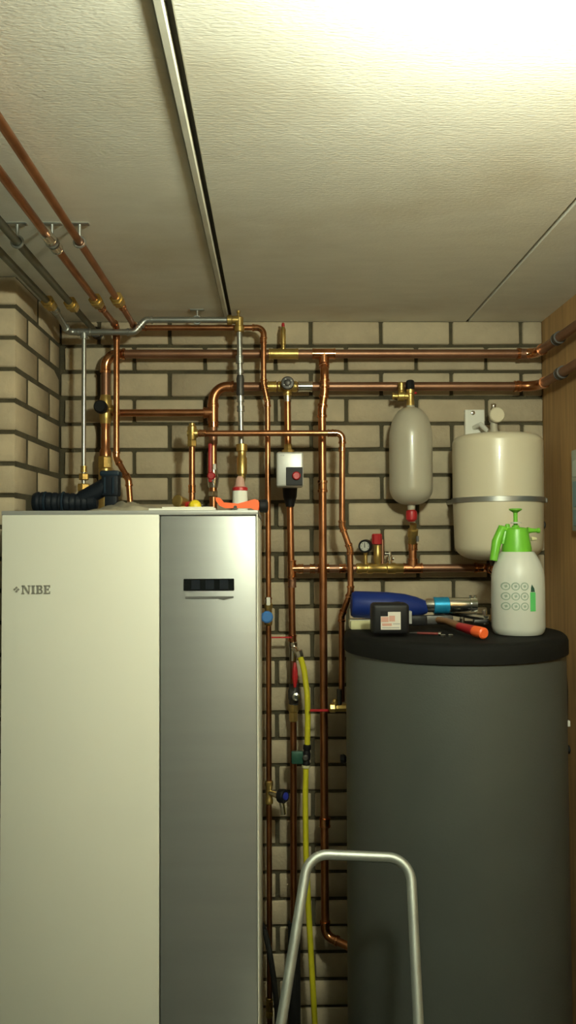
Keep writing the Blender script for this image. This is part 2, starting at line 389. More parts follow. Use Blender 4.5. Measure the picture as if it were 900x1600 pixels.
# A: upper main
za = P(500, 553, Y1).z; zb = P(500, 604, Y1).z
t = Thing('copper_pipe', 'upper of two long horizontal copper mains under the ceiling edge', 'pipe', V((P(500, 553, Y1).x, Y1, za)))
xa = P(165, 600, Y1).x
t.run([V((xa, Y1, P(165, 628, Y1).z)), V((xa, Y1, za)), V((XP, Y1, za)), V((XP, .5, za))], .014, M_copper2, R=.04)
t.sleeve(P(420, 553, Y1), P(466, 553, Y1), .0142, M_brass, 'brass_coupling')
t.sleeve(V((P(812, 553, Y1).x, Y1, za)), V((P(828, 553, Y1).x, Y1, za)), .0142, M_copper2)
t.tee(V((P(506, 553, Y1).x, Y1, za)), X, -Z, .0142, L=.036)
t.sleeve(V((XP, 2.43, za)), V((XP, 2.40, za)), .015, M_iron, 'pipe_clip')
# B: lower main with elbow going down to the red valve
t = Thing('copper_pipe', 'lower of two long horizontal copper mains, passing behind the slim vessel', 'pipe', V((P(500, 604, Y1).x, Y1, zb)))
xb = P(333, 640, Y1).x
t.run([V((xb, Y1, P(334, 694, Y1).z)), V((xb, Y1, zb)), V((XP+.004, Y1, zb)), V((XP+.004, .5, zb))], .014, M_copper2, R=.045, em=M_copper)
t.sleeve(V((P(418, 604, Y1).x, Y1, zb)), V((P(432, 604, Y1).x, Y1, zb)), .0142, M_brass, 'brass_coupling')
t.sleeve(V((P(466, 604, Y1).x, Y1, zb)), V((P(488, 604, Y1).x, Y1, zb)), .0142, M_chrome)
t.sleeve(V((P(803, 604, Y1).x, Y1, zb)), V((P(814, 604, Y1).x, Y1, zb)), .0142, M_solder)
t.tee(V((xb, Y1, P(333, 645, Y1).z)), Z, -X, .0142, M_copper, L=.03)
t.sleeve(V((XP+.004, 2.42, zb)), V((XP+.004, 2.39, zb)), .015, M_iron, 'pipe_clip')
t.sleeve(V((xb, Y1, P(334, 668, Y1).z)), V((xb, Y1, P(334, 660, Y1).z)), .0142)
# C: link
zc_ = P(250, 645, Y1).z
t = Thing('copper_pipe', 'short horizontal copper link between the black-knobbed valve and the curved riser', 'pipe', V((P(250, 645, Y1).x, Y1, zc_)))
t.run([V((xa+.02, Y1, zc_)), V((xb-.02, Y1, zc_))], .0112, M_copper)
# left three-way valve under A
t = Thing('mixing_valve', 'brass valve with a black knob above the heat pump', 'valve', V((xa, Y1, NZ)))
zv = P(163, 640, Y1).z
t.add('body', join(lathe((xa, Y1, zv-.045), Z, [(0, .016), (.012, .018), (.02, .02), (.07, .02), (.078, .018), (.09, .0155)], 16), lathe((xa, Y1, zv), X, [(0, .014), (.026, .014), (.027, .0125), (.03, .0125)], 14), lathe((xa, Y1, zv), -Y_, [(0, .016), (.032, .014), (.045, .009)], 14)), M_brass)
t.add('knob', lathe((xa-.004, Y1-.04, zv), -Y_, [(0, .012), (.004, .0205), (.012, .021), (.026, .0195), (.030, .016)], 18), M_black, label='black round knob')
t.add('tailpipe', lathe((xa, Y1, zv-.045), -Z, [(0, .0155), (.018, .0125), (.03, .0125), (.045, .014), (.075, .0135), (.085, .0185), (.105, .0185)], 16), M_copper)
t.nut((xa, Y1, zv-.166), Z, .04, .0225); t.add('tail', lathe((xa, Y1, NZ), Z, [(0, .021), (zv-.186-NZ, .021)], 14), M_brass)
# red ball valve under B
t = Thing('ball_valve', 'ball valve with a red lever on the curved copper riser', 'valve', V((xb, Y1, NZ)))
zr = P(334, 720, Y1).z
t.add('pipe', cyl((xb, Y1, P(334, 694, Y1).z+.02), (xb, Y1, NZ), .012), M_copper)
t.add('body', lathe((xb, Y1, P(334, 762, Y1).z), Z, [(0, .014), (.012, .017), (.03, .018), (.045, .015), (.06, .014)], 14), M_chrome)
t.add('lever', join(box((xb-.012, Y1-.045, P(330, 755, Y1).z), (xb-.001, Y1-.036, P(330, 695, Y1).z), .003), lathe((xb-.003, Y1-.048, P(333, 745, Y1).z), Y_, [(0, .009), (.004, .0125), (.014, .0125)], 14)), M_red, label='red lever handle')
t.add('stem', cyl((xb, Y1-.04, P(333, 750, Y1).z), (xb, Y1, P(333, 750, Y1).z), .006), M_chrome)
t.add('tag', box((xb+.003, Y1-.05, P(338, 736, Y1).z), (xb+.012, Y1-.046, P(338, 727, Y1).z), .001, 1), M_paper)
t.nut((xb, Y1, P(334, 772, Y1).z), Z, .018, .0165, M_chrome)
# ceiling pipes: they run forward, 48 mm below the ceiling
zp = CEIL-.042
def ceil_x(px, py): 
    Yq = 2.0
    for _ in range(6):
        q = P(px, py, Yq); Yq *= (zp-CAMZ)/(q.z-CAMZ)
    return P(px, py, Yq).x, Yq
(x1, yf1), (x2, yf2), (x3, yf3), (x4, yf4) = ceil_x(77, 474), ceil_x(112, 476), ceil_x(151, 471), ceil_x(184, 469)
def union(t, x, y, r):
    t.nut((x, y-.010, zp), Y_, .020, r*2.05); t.nut((x, y+.018, zp), Y_, .022, r*1.8); t.add('union_body', lathe((x, y-.034, zp), Y_, [(0, r*1.1), (.004, r*1.45), (.066, r*1.45), (.07, r*1.1)], 14), M_brass)
YS = .3
# F: pipe 1 (zinc steel)
t = Thing('steel_pipe', 'long zinc steel pipe nearest the pier, bending right to the brass elbow', 'pipe', V((x1, yf1, zp)))
zf1 = P(160, 519, Y3).z; zf2 = P(300, 500, Y3).z; x5 = P(366, 500, Y3).x
t.run([V((x1, YS, zp)), V((x1, yf1, zp))], .0092, M_steel2)
t.run([V((x1, yf1, zp)), V((x1, yf1+.06, zp)), V((x1, Y3, zf1)), V((P(210, 519, Y3).x, Y3, zf1)), V((P(227, 500, Y3).x, Y3, zf2)), V((x5, Y3, zf2))], .0092, M_steel, R=.02, em=M_steel)
union(t, x1, yf1, .0095)
xe = P(131, 600, Y3).x
t.tee(V((xe, Y3, zf1)), X, -Z, .0095, M_steel, L=.02)
# E
t = Thing('steel_pipe', 'thin vertical steel drop pipe ending in a brass nut left of the black knob', 'pipe', V((xe, Y3, NZ)))
t.run([V((xe, Y3, zf1-.015)), V((xe, Y3, NZ))], .0068, M_steel)
t.nut(P(131, 745, Y3), Z, .02, .015); t.nut(P(131, 762, Y3), Z, .024, .019); t.sleeve(P(131, 738, Y3), P(131, 728, Y3), .008, M_brass, 'ferrule')
# pipe 2
t = Thing('steel_pipe', 'second ceiling pipe from the pier, steel with painted shade and a brass union', 'pipe', V((x2, yf2, zp)))
t.run([V((x2, YS, zp)), V((x2, W-.03, zp))], .0095, M_steel2); union(t, x2, yf2, .0095)
t.sleeve(V((x2, W-.03, zp)), V((x2, W+.003, zp)), .011, M_iron, 'wall_flange', 1.5)
# pipe 3 + D
x6 = P(182, 620, Y2).x
t = Thing('copper_pipe', 'third ceiling pipe from the pier, copper, dropping beside the black knob', 'pipe', V((x3, yf3, zp)))
zd = zp
t.run([V((x3, YS, zp)), V((x3, yf3+.06, zp)), V((x6, Y2, zd)), V((x6, Y2, P(181, 716, Y2).z)), P(201, 750, Y2-.02), V((P(205, 780, Y2-.03).x, Y2-.03, NZ))], .0092, M_copper, R=.022)
union(t, x3, yf3, .0095)
t.sleeve(P(182, 532, Y2), P(182, 522, Y2), .0095)
# G: pipe 4
t = Thing('copper_pipe', 'fourth ceiling pipe, copper, turning down past the pump to a blue knob', 'pipe', V((x4, yf4, zp)))
zg = P(390, 512, Y2).z; xg = P(412, 560, Y2).x; gb = P(420, 1000, Y2)
t.run([V((x4, YS, zp)), V((x4, yf4+.06, zp)), V((x4, Y2, zg)), V((xg, Y2, zg)), P(412, 600, Y2), P(418, 628, Y2), P(419.5, 940, Y2), V((P(421, 1500, Y2).x, Y2, .12))], .0086, M_copper, R=.022)
union(t, x4, yf4, .0095)
t.sleeve(P(411.5, 536, Y2), P(411.5, 528, Y2), .009)
# brass elbow + steel drop
t = Thing('steel_pipe', 'vertical steel pipe hanging from the brass elbow near the ceiling', 'pipe', V((P(375, 520, Y3).x, Y3, NZ)))
xs_ = P(374, 560, Y3).x; xs2 = P(377, 690, Y3).x
t.add('brass_elbow', join(lathe((x5-.022, Y3, zf2), X, [(0, .012), (.002, .0155), (.014, .0155), (.016, .0125), (.036, .0125)], 14), lathe((xs_, Y3, zf2+.010), -Z, [(0, .008), (.004, .0125), (.03, .0125), (.032, .0155), (.046, .0155), (.048, .012)], 14)), M_brass)
t.add('bleed_stem', lathe((xs_-.003, Y3, zf2+.008), Z, [(0, .005), (.012, .004), (.014, .006), (.02, .006)], 10), M_brass)
t.add('pipe', cyl((xs_, Y3, zf2-.03), (xs2, Y3, P(377, 700, Y3).z), .0083), M_steel)
for a, b in ((556, 568), (578, 584), (620, 628), (634, 643)):
    t.sleeve(P(374+(a-540)/50, a, Y3), P(374+(b-540)/50, b, Y3), .0088, M_steel, 'press_coupling', 1.3)
t.add('stop_valve', lathe(P(375.5, 618, Y3), Z, [(0, .011), (.006, .0125), (.03, .011), (.05, .0125), (.062, .010)], 14), M_iron)
t.add('brass_body', lathe(P(378, 752, Y3), Z, [(0, .010), (.02, .012), (.022, .0155), (.07, .0155), (.075, .0125), (.09, .0125), (.092, .017), (.112, .017), (.114, .011)], 16), M_brass)
t.add('tailpipe', cyl(P(378, 752, Y3), V((P(378, 752, Y3).x, Y3, NZ)), .009), M_brass)
# H: front horizontal with two drops
zh = P(420, 677, Y4).z; xh1 = P(300, 700, Y4).x; xh2 = P(535, 700, Y4).x
t = Thing('copper_pipe', 'bright horizontal copper pipe in front of the others, dropping behind the blue drill', 'pipe', V((P(420, 677, Y4).x, Y4, zh)))
t.run([V((xh1, Y4, zh)), V((xh2, Y4, zh)), P(534.5, 822, Y4), P(547, 858, Y4), P(548, 925, Y4), P(534, 962, Y4+.03), V((P(534, 1090, Y4+.04).x, Y4+.04, P(534, 1100, Y4).z))], .0090, M_copper, R=.018)
t.sleeve(P(311, 677, Y4), P(322, 677, Y4), .0092); t.sleeve(P(512, 677, Y4), P(525, 677, Y4), .0092)
t.sleeve(P(534.5, 706, Y4), P(534.5, 699, Y4), .0092)
# left drop of H with brass tee
t = Thing('copper_pipe', 'short vertical copper pipe under the brass tee with the yellow cap at its foot', 'pipe', V((xh1, Y4, NZ)))
t.add('brass_tee', join(lathe((xh1, Y4, zh-.02), Z, [(0, .012), (.004, .0135), (.04, .0135), (.044, .009), (.05, .009)], 14), lathe((xh1, Y4, zh), X, [(0, .0125), (.016, .0125), (.018, .0115)], 14), lathe((xh1, Y4, zh), -X, [(0, .011), (.014, .010)], 14)), M_brass)
t.nut((xh1, Y4, zh-.03), Z, .02, .0145)
t.add('pipe', cyl((xh1, Y4, zh-.03), (P(300, 780, Y4).x, Y4, NZ), .0092), M_copper)
t.sleeve(P(300, 770, Y4), P(300, 758, Y4), .0092)
# L: long vertical with elbow to the tank
t = Thing('copper_pipe', 'long vertical copper pipe between the yellow hose and the grey tank', 'pipe', V((P(505, 800, Y2).x, Y2, P(508, 1462, Y2).z)))
lz = P(508, 1462, Y2)
t.run([V((P(506, 553, Y1).x, Y1, za-.03)), P(507, 580, Y2), P(507, 612, Y2), P(503, 642, Y2), V((P(504, 760, Y2).x, Y2, P(504, 760, Y2).z)), V((lz.x, Y2, lz.z)), V((lz.x+.105, Y2-.06, lz.z-.022))], .0122, M_copper, R=.03)
t.sleeve(P(507.5, 1292, Y2), P(507.5, 1278, Y2), .0125, M_solder, 'coupling', 1.3)
# K: lower horizontal to the vessels
zk = P(600, 888, Y1).z
t = Thing('copper_pipe', 'horizontal copper pipe above the tank feeding both white vessels', 'pipe', V((P(600, 888, Y1).x, Y1, zk)))
xt1 = P(456, 888, Y1).x; xt2 = P(645, 888, Y1).x; xt3 = P(772, 888, Y1).x
t.run([V((xt1, Y1, zk)), V((P(778, 780, 2.525).x-.01, Y1, zk)), V((P(778, 780, 2.525).x-.01, 2.525, zk)), V((P(778, 780, 2.525).x-.01, 2.525, P(778, 876, 2.525).z-.012))], .0125, M_copper2, R=.022)
for a, b in ((466, 474), (484, 492), (496, 502), (506, 514), (530, 540)): t.sleeve(V((P(a, 888, Y1).x, Y1, zk)), V((P(b, 888, Y1).x, Y1, zk)), .0127)
t.tee(V((xt2, Y1, zk)), X, Z, .0135, M_copper, L=.03)
t.add('branch', cyl((xt2, Y1, zk+.02), P(645, 845, Y1), .0125), M_copper)
t.sleeve(P(645, 860, Y1), P(645, 849, Y1), .0127)
# safety group on K
t = Thing('safety_group', 'brass safety group with pressure gauge and red-capped relief valve', 'valve', V((P(590, 888, Y1).x, Y1, zk)))
xa1, xa2 = P(556, 888, Y1).x, P(634, 888, Y1).x
prof = [(0, .013), (.003, .0165), (.016, .0165), (.02, .0148), (.034, .0148), (.036, .0175), (.05, .0175), (.054, .015), (.095, .015), (.098, .0178), (.122, .0178), (.126, .015), (xa2-xa1-.004, .015), (xa2-xa1, .013)]
t.add('manifold', lathe((xa1, Y1, zk), X, prof, 16), M_brass)
rx = P(590, 860, Y1).x
rv = t.add('relief_valve', lathe((rx, Y1, zk), Z, [(0, .011), (.02, .010), (.024, .0125), (.05, .0125), (.06, .0105), (.072, .0105)], 16), M_brass)
t.add('cap', lathe(P(589, 851, Y1), Z, [(0, .012), (.002, .0165), (.03, .0165), (.034, .014)], 10), M_red, parent=rv, smooth=False, label='red twist cap')
t.add('spring_post', cyl((rx+.016, Y1+.006, zk+.01), (rx+.016, Y1+.006, zk+.09), .006), M_copper2, parent=rv)
gx = P(570, 853, Y1-.02)
gd = V((-.32, -1, -.05)).normalized()
t.add('gauge_stem', join(cyl((gx.x+.004, Y1, zk), (gx.x+.004, Y1, gx.z-.01), .006), cyl((gx.x+.004, Y1, gx.z), gx, .006)), M_brass)
gg = t.add('gauge', lathe(gx+V((.006, .012, 0)), gd, [(0, .016), (.002, .0205), (.024, .0205), (.026, .0195), (.026, .0150), (.0235, .0145)], 24), M_black, label='black rimmed pressure gauge')
fc = gx+V((.006, .012, 0))+gd*.0225
t.add('dial', lathe(fc, gd, [(0, .0145), (.002, .0145)], 20), M_gauge, parent=gg)
gu = frame(gd)
t.add('needle', prism([(-.0012, -.004), (.0012, -.004), (.001, .008), (0, .012), (-.001, .008)], fc+gd*.0022, gu[0], gu[1], .0006), M_black, parent=gg)
for k in range(7):
    a = math.radians(-40+k*43); q = fc+gd*.0022+(gu[0]*math.cos(a)+gu[1]*math.sin(a))*.0115
    t.add('tick', box(q-V((.0009, .0007, .0012)), q+V((.0009, .0002, .0012))), M_black, parent=gg, smooth=False)
vx = P(609, 870, Y1).x
t.add('bleed_valve', join(lathe((vx, Y1-.002, zk), Z, [(0, .007), (.022, .007), (.024, .0095), (.036, .0095), (.038, .006), (.052, .0055)], 12), lathe((vx, Y1-.004, zk+.045), -X, [(0, .004), (.012, .004), (.013, .006), (.016, .006)], 10), lathe((vx, Y1, zk+.03), X, [(0, .005), (.012, .006)], 10)), M_chrome)
# J: pump riser
t = Thing('copper_pipe', 'vertical copper pipe that carries the pump and the yellow hose tap', 'pipe', V((P(453, 830, Y1).x, Y1, .1)))
zjt = P(449, 612, Y1).z; pj1 = P(450, 700, Y1)
t.add('pipe', cyl(V((P(449, 612, Y1).x, Y1, zjt)), pj1, .0108), M_copper)
t.add('pipe', cyl(P(453, 780, Y1), P(457, 1002, Y1), .0108), M_copper)
t.add('pipe', cyl(P(458.5, 1120, Y1), P(459, 1470, Y1), .0105), M_copper)
t.tee(V((xt1, Y1, zk)), Z, X, .0118, M_solder, L=.027)
t.sleeve(P(456.5, 918, Y1), P(456.5, 905, Y1), .011, M_copper2); t.sleeve(P(457, 1002, Y1), P(457, 992, Y1), .011)
t.add('insulation', lathe(P(459.5, 1440, Y1), -Z, [(0, .012), (.001, .019), (.5, .019), (P(459, 1440, Y1).z-.08, .019)], 16), M_rubber, label='black foam insulation')
# valve where J hangs from B
t = Thing('mixing_valve', 'dark valve with a grey knob on the lower main above the pump', 'valve', P(449, 603, Y1))
c = V((P(449, 603, Y1).x, Y1, zb))
t.add('body', join(lathe(c-X*.032, X, [(0, .014), (.004, .017), (.014, .017), (.018, .0155), (.046, .0155), (.05, .017), (.06, .017), (.064, .014)], 14), lathe(c, -Z, [(0, .014), (.024, .014), (.026, .0125), (.034, .0125)], 14), lathe(c, -Y_, [(0, .017), (.03, .015)], 14)), M_brass)
kb = t.add('knob', lathe(c-Y_*.028+Z*.004, -Y_, [(0, .016), (.004, .0205), (.014, .0205), (.017, .018), (.018, .011), (.02, .010), (.022, .006)], 20), M_iron, label='dark grey adjusting knob')
for k in range(4):
    a = k*PI/2+.5; q = c-Y_*.046+Z*.004+V((math.cos(a), 0, math.sin(a)))*.0125
    t.add('knob_mark', lathe(q, -Y_, [(0, .0025), (.001, .002)], 8), M_trim, parent=kb)
t.sleeve(c-Z*.03, c-Z*.048, .0105, M_chrome)
# pump
YPm = 2.45
t = Thing('circulation_pump', 'silver grey circulation pump with a black corner and red button', 'pump', P(452, 760, Y1))
a, b = P(432, 760, YPm), P(474, 706, YPm)
hd = t.add('head', box((a.x, YPm, a.z), (b.x, YPm+.085, b.z), .006, 3), M_pump, label='silver motor head')
a2, b2 = P(447, 758.5, YPm), P(473.2, 730, YPm)
t.add('control_face', box((a2.x, YPm-.003, a2.z), (b2.x-.001, YPm+.004, b2.z), .0015, 1), M_black, parent=hd)
t.add('button', lathe(P(463, 743.5, YPm-.003)+Y_*.001, -Y_, [(0, .0125), (.005, .0125), (.008, .0115), (.010, .009)], 20), M_red, parent=hd, label='red round button')
q = P(441, 711.5, YPm); t.add('name_mark', box((q.x-.006, YPm-.0006, q.z-.002), (q.x+.006, YPm+.001, q.z+.002)), M_trim, parent=hd, smooth=False)
pj = P(452, 735, Y1)
t.add('volute', join(lathe((pj.x, YPm+.08, pj.z-.005), Y_, [(0, .032), (.03, .04), (.075, .043), (.1, .034)], 20), cyl((pj.x, Y1, P(452, 708, Y1).z), (pj.x, Y1, P(452, 770, Y1).z), .014)), M_iron)
t.add('union_nut', lathe((pj1.x, Y1, P(450, 709, Y1).z), Z, [(0, .018), (.002, .0195), (.012, .0195), (.014, .013), (.03, .0125)], 8), M_brass, smooth=False)
t.add('lower_union', lathe((P(453, 792, Y1).x, Y1-.01, P(453, 792, Y1).z), Z, [(0, .013), (.01, .015), (.03, .021), (.06, .0235), (.066, .0235)], 16), M_black)
# air vent on A
t = Thing('air_vent', 'small upright brass air vent with a red tip on the upper main', 'valve', V((P(442, 548, Y1).x, Y1, za+.014)))
c = V((P(442.5, 548, Y1).x, Y1, za+.012))
t.add('body', lathe(c, Z, [(0, .008), (.006, .0085), (.008, .0065), (.016, .0065), (.018, .0085), (.064, .0085), (.068, .007), (.074, .005)], 14), M_brass)
t.add('tip', lathe(c+Z*.073, Z, [(0, .005), (.004, .0055), (.012, .0045), (.014, .002)], 10), M_red, label='red tip')
# clamps under the ceiling
def clamp(x, y, r, label, z=None, rod=True):
    z = z or zp
    t = Thing('pipe_clamp', label, 'clamp', (x, y, CEIL), 'pipe clamps hung from the ceiling')
    t.add('ring', rings((x, y, z), Y_, r+.003, .003, 20, 6), M_steel)
    t.add('rod', cyl((x, y, z+r+.002), (x, y, CEIL-.003), .0035, 8), M_steel)
    t.add('base_plate', box((x-.022, y-.008, CEIL-.004), (x+.022, y+.008, CEIL), .0015, 1), M_steel)
yc = ceil_x(37, 378)[1]
clamp(x2, yc, .0095, 'steel clamp on the second ceiling pipe from the pier')
clamp(x3, yc, .0092, 'shiny steel clamp on the third ceiling pipe from the pier')
clamp(x4, yc, .0086, 'steel clamp on the fourth ceiling pipe, the rightmost copper one')
clamp(P(308, 500, Y3).x, Y3, .0092, 'thin clamp holding the steel pipe left of the brass elbow', zf2)
t = Thing('copper_coupling', 'shiny soldered coupling on the third ceiling pipe beside its clamp', 'pipe fitting', (x3, yc, zp))
t.sleeve((x3, yc+.01, zp), (x3, yc+.045, zp), .0095, M_chrome, 'sleeve', 1.4); t.sleeve((x3, yc-.06, zp), (x3, yc-.012, zp), .0095, M_chrome, 'sleeve', 1.35)

# G lower: blue knob valve, tap
t = Thing('stop_valve', 'brass stop valve with a light blue knob beside the heat pump edge', 'valve', P(419, 962, Y2))
c = P(419.5, 962, Y2)
t.add('body', lathe(c-Z*.03, Z, [(0, .009), (.004, .0125), (.014, .0125), (.018, .011), (.05, .011), (.054, .013), (.066, .013), (.07, .009)], 14), M_brass)
t.add('stem', cyl(c, c-Y_*.04, .007), M_brass)
t.add('knob', lathe(c-Y_*.03-X*.004, -Y_, [(0, .011), (.004, .0185), (.018, .0185), (.022, .014)], 10), M_blue, label='light blue knob')
t.add('tag', box(c+V((-.006, -.022, .033)), c+V((.006, -.018, .058)), .003), M_paper, label='white paper tag')
t = Thing('drain_tap', 'chrome drain tap with a dark blue knob low beside the heat pump', 'tap', P(420, 1235, Y2))
c = P(420.5, 1238, Y2)
t.add('tee', join(lathe(c-Z*.035, Z, [(0, .010), (.003, .0125), (.014, .0125), (.018, .0105), (.052, .0105), (.056, .0125), (.067, .0125), (.07, .010)], 14)), M_brass)
t.add('body', sweep([c, c+V((.02, -.02, 0)), c+V((.036, -.04, -.004))], [.009, .010, .011], 12), M_chrome)
t.add('spout', sweep(smooth_path([c+V((.034, -.038, 0)), c+V((.040, -.045, -.03)), c+V((.043, -.048, -.052))], .015), .008, 12), M_chrome)
t.add('knob', lathe(c+V((.030, -.034, .0)), V((.75, -.65, .12)), [(0, .01), (.005, .0205), (.02, .021), (.026, .017)], 12), M_black, label='black knob with blue cap')
t.add('knob_cap', lathe(c+V((.030, -.034, .0))+V((.75, -.65, .12)).normalized()*.025, V((.75, -.65, .12)), [(0, .012), (.003, .011)], 14), mat('blue_cap', (.02, .03, .28), .4))
t = Thing('compression_fitting', 'small brass fitting low on the pipe beside the heat pump', 'pipe fitting', P(421, 1575, Y2))
t.nut(P(421, 1566, Y2), Z, .014, .0125); t.nut(P(421, 1583, Y2), Z, .014, .0125)
t.add('sleeve', lathe(P(421, 1590, Y2), Z, [(0, .009), (.003, .0105), (.058, .0105), (.06, .009)], 12), M_brass)
# hose tap on J, with red lever, and the valve under it
t = Thing('hose_tap', 'small brass hose tap feeding the yellow hose', 'tap', P(458, 1010, Y1))
c = P(458, 1012, Y1)
t.add('body', join(lathe(c+Z*.02, -Z, [(0, .011), (.004, .014), (.016, .014), (.02, .012), (.06, .012)], 14), sweep([c, c+V((.01, -.03, -.004)), c+V((.016, -.06, -.018))], [.010, .010, .009], 12)), M_chrome)
t.add('hose_nut', lathe(P(468, 1022, Y1-.055), V((.25, -.2, -.8)), [(-.012, .010), (-.008, .013), (.008, .013), (.012, .010)], 8), M_chrome, smooth=False)
t.add('lever', join(box(P(424, 995, Y1-.03)-V((0, .006, .002)), P(456, 997, Y1-.03)+V((0, .006, .002)), .0015, 1)), M_red, label='thin red lever')
t = Thing('ball_valve', 'ball valve with a red drop-shaped lever under the hose tap', 'valve', P(459, 1085, Y1))
c = P(459, 1085, Y1)
t.add('pipe', cyl(P(458, 1020, Y1), P(459, 1125, Y1), .010), M_copper2)
t.add('body', join(lathe(c-Z*.034, Z, [(0, .011), (.003, .015), (.016, .015), (.022, .018), (.046, .018), (.052, .015), (.066, .015), (.068, .011)], 14), cyl(c, c-Y_*.04+X*.006, .008)), M_iron)
t.add('lever', lathe(P(461, 1074, Y1-.045), Z, [(0, .004), (.012, .006), (.03, .0095), (.05, .0085), (.07, .005), (.075, .003)], 10), M_red, label='red lever')
t.add('lever_screw', lathe(c-Y_*.036+X*.006, -Y_, [(0, .012), (.006, .012), (.008, .006), (.012, .006)], 10), M_chrome)
t.add('brass_nut', lathe(P(458.5, 1128, Y1), Z, [(0, .010), (.004, .0135), (.03, .0135), (.034, .0155), (.055, .0155)], 8), M_brass, smooth=False)
# valve on the left flank of the tank
t = Thing('tank_valve', 'brass valve with a thin red lever on the flank of the grey tank', 'valve', P(524, 1108, 2.5))
c = P(524, 1106, 2.50)
t.add('body', join(lathe(c-X*.018, X, [(0, .010), (.003, .0145), (.016, .0145), (.02, .012), (.04, .012), (.075, .012)], 8), lathe(c+Z*.002, Z, [(0, .010), (.018, .009), (.024, .006)], 10)), M_brass, smooth=False)
t.add('lever', box(P(484, 1112, 2.53)-V((0, .004, 0)), P(514, 1108, 2.53)+V((0, .004, 0)), .0015, 1), M_red, label='thin red lever')
t.add('bracket_pipe', cyl(c+X*.012, c+X*.012+Z*.055, .0075), M_iron)
t = Thing('tank_plug', 'small black plug on the left flank of the tank below the brass valve', 'plug', P(535, 1186, 2.45))
c = P(534, 1186, 2.42); t.add('stem', cyl(c, c+X*.06, .008), M_iron); t.add('head', lathe(c-X*.004, X, [(0, .012), (.01, .014), (.016, .01)], 10), M_black)
# yellow hose
t = Thing('garden_hose', 'yellow hose hanging from the tap down to the floor', 'hose', P(480, 1300, 2.57))
Yh = 2.565
up_ = [P(469, 1026, Y1-.06), P(475, 1045, Yh), P(480, 1085, Yh-.01), P(481, 1120, Yh-.012), P(480, 1165, Yh-.015)]
dn = [P(478, 1197, Yh-.015), P(477, 1250, Yh-.016), P(478, 1330, Yh-.02), P(482, 1420, Yh-.03), P(487, 1510, Yh-.04), P(492, 1600, Yh-.05), V((P(497, 1660, Yh).x, Yh-.1, .09)), V((P(510, 1660, Yh).x, Yh-.2, .011)), V((P(540, 1660, Yh).x-.1, Yh-.5, .011))]
t.add('upper_hose', sweep(smooth_path(up_, .2, 5), .0088, 12), M_yellow)
t.add('lower_hose', sweep(smooth_path(dn, .2, 5), .0088, 12), M_yellow)
t = Thing('hose_connector', 'black shut-off hose connector with a dark green lever joining the yellow hose', 'hose connector', P(479, 1180, Yh-.015))
a, b = P(480, 1163, Yh-.015), P(478, 1199, Yh-.015); L = (b-a).length
t.add('body', lathe(a, b-a, [(0, .0095), (.004, .0125), (.014, .0125), (.018, .010), (.028, .0125), (.044, .0125), (.048, .0095), (.056, .012), (L-.004, .012), (L, .0095)], 14), M_black)
t.add('hose_ring', lathe(b-Z*.002, Z, [(0, .010), (.002, .0125), (.009, .0125), (.011, .010)], 14), M_foam)
m_ = (a+b)/2
t.add('lever', box(m_+V((-.046, -.012, -.022)), m_+V((-.010, .004, .016)), .004), M_dgreen, label='dark green lever')
t.add('pivot', lathe(m_-Z*.002-X*.004, -Y_, [(0, .009), (.018, .009), (.02, .006)], 10), M_iron)
# black cable beside the pump
t = Thing('black_hose', 'thin black hose curving down beside the heat pump near the floor', 'hose', V((P(425, 1520, 2.5).x, 2.5, 0)))
t.add('hose', sweep(smooth_path([P(414, 1455, 2.545), P(421, 1485, 2.5), P(428, 1530, 2.5), P(433, 1580, 2.5), P(434, 1640, 2.5), V((P(434, 1640, 2.5).x, 2.5, 0.005))], .15, 5), .0085, 10), M_rubber)
t.add('hose_tail', cyl(P(400, 1425, 2.63), P(414, 1456, 2.544), .0085), M_rubber)

# ------------------------------------------------------------------ slim vessel
YV = 2.585
c = P(642, 720, YV); k = YV/F
zt_ = P(642, 632, YV).z; zb_ = P(642, 794, YV).z; H = zt_-zb_; R = .0668
t = Thing('expansion_vessel', 'slim white capsule-shaped vessel standing on a red valve', 'vessel', (c.x, YV, zb_))
prof = [(0, .012), (.010, .012)]
for i in range(11):
    a = PI/2*i/10; prof.append((.010+.052*(1-math.cos(a)), .012+(R-.012)*math.sin(a)))
for i in range(13):
    a = PI/2*i/12; prof.append((H-.108+.098*math.sin(a), .014+(R-.014)*math.cos(a)))
prof += [(H, .012)]
t.add('shell', lathe((c.x, YV, zb_), Z, prof, 40), M_vwhite)
t.add('neck', lathe((c.x, YV, zb_), -Z, [(-.004, .012), (.012, .010), (.03, .010)], 14), M_vwhite)
rv = lathe(P(643, 815, YV), Z, [(0, .010), (.006, .0165), (.02, .018), (.032, .0165), (.037, .010)], 14)
t.add('valve_ring', rv, M_red, label='red valve ring')
t.add('tailpipe', join(lathe(P(644, 848, YV+.03), V((0, -.03, .066)), [(0, .0135), (.02, .0135), (.022, .0165), (.045, .0165), (.048, .011), (.064, .011)], 12)), M_brass)
t.add('bib', box(P(651, 838, YV), P(654, 846, YV)+V((.0, .006, .0)), .001, 1), M_iron)
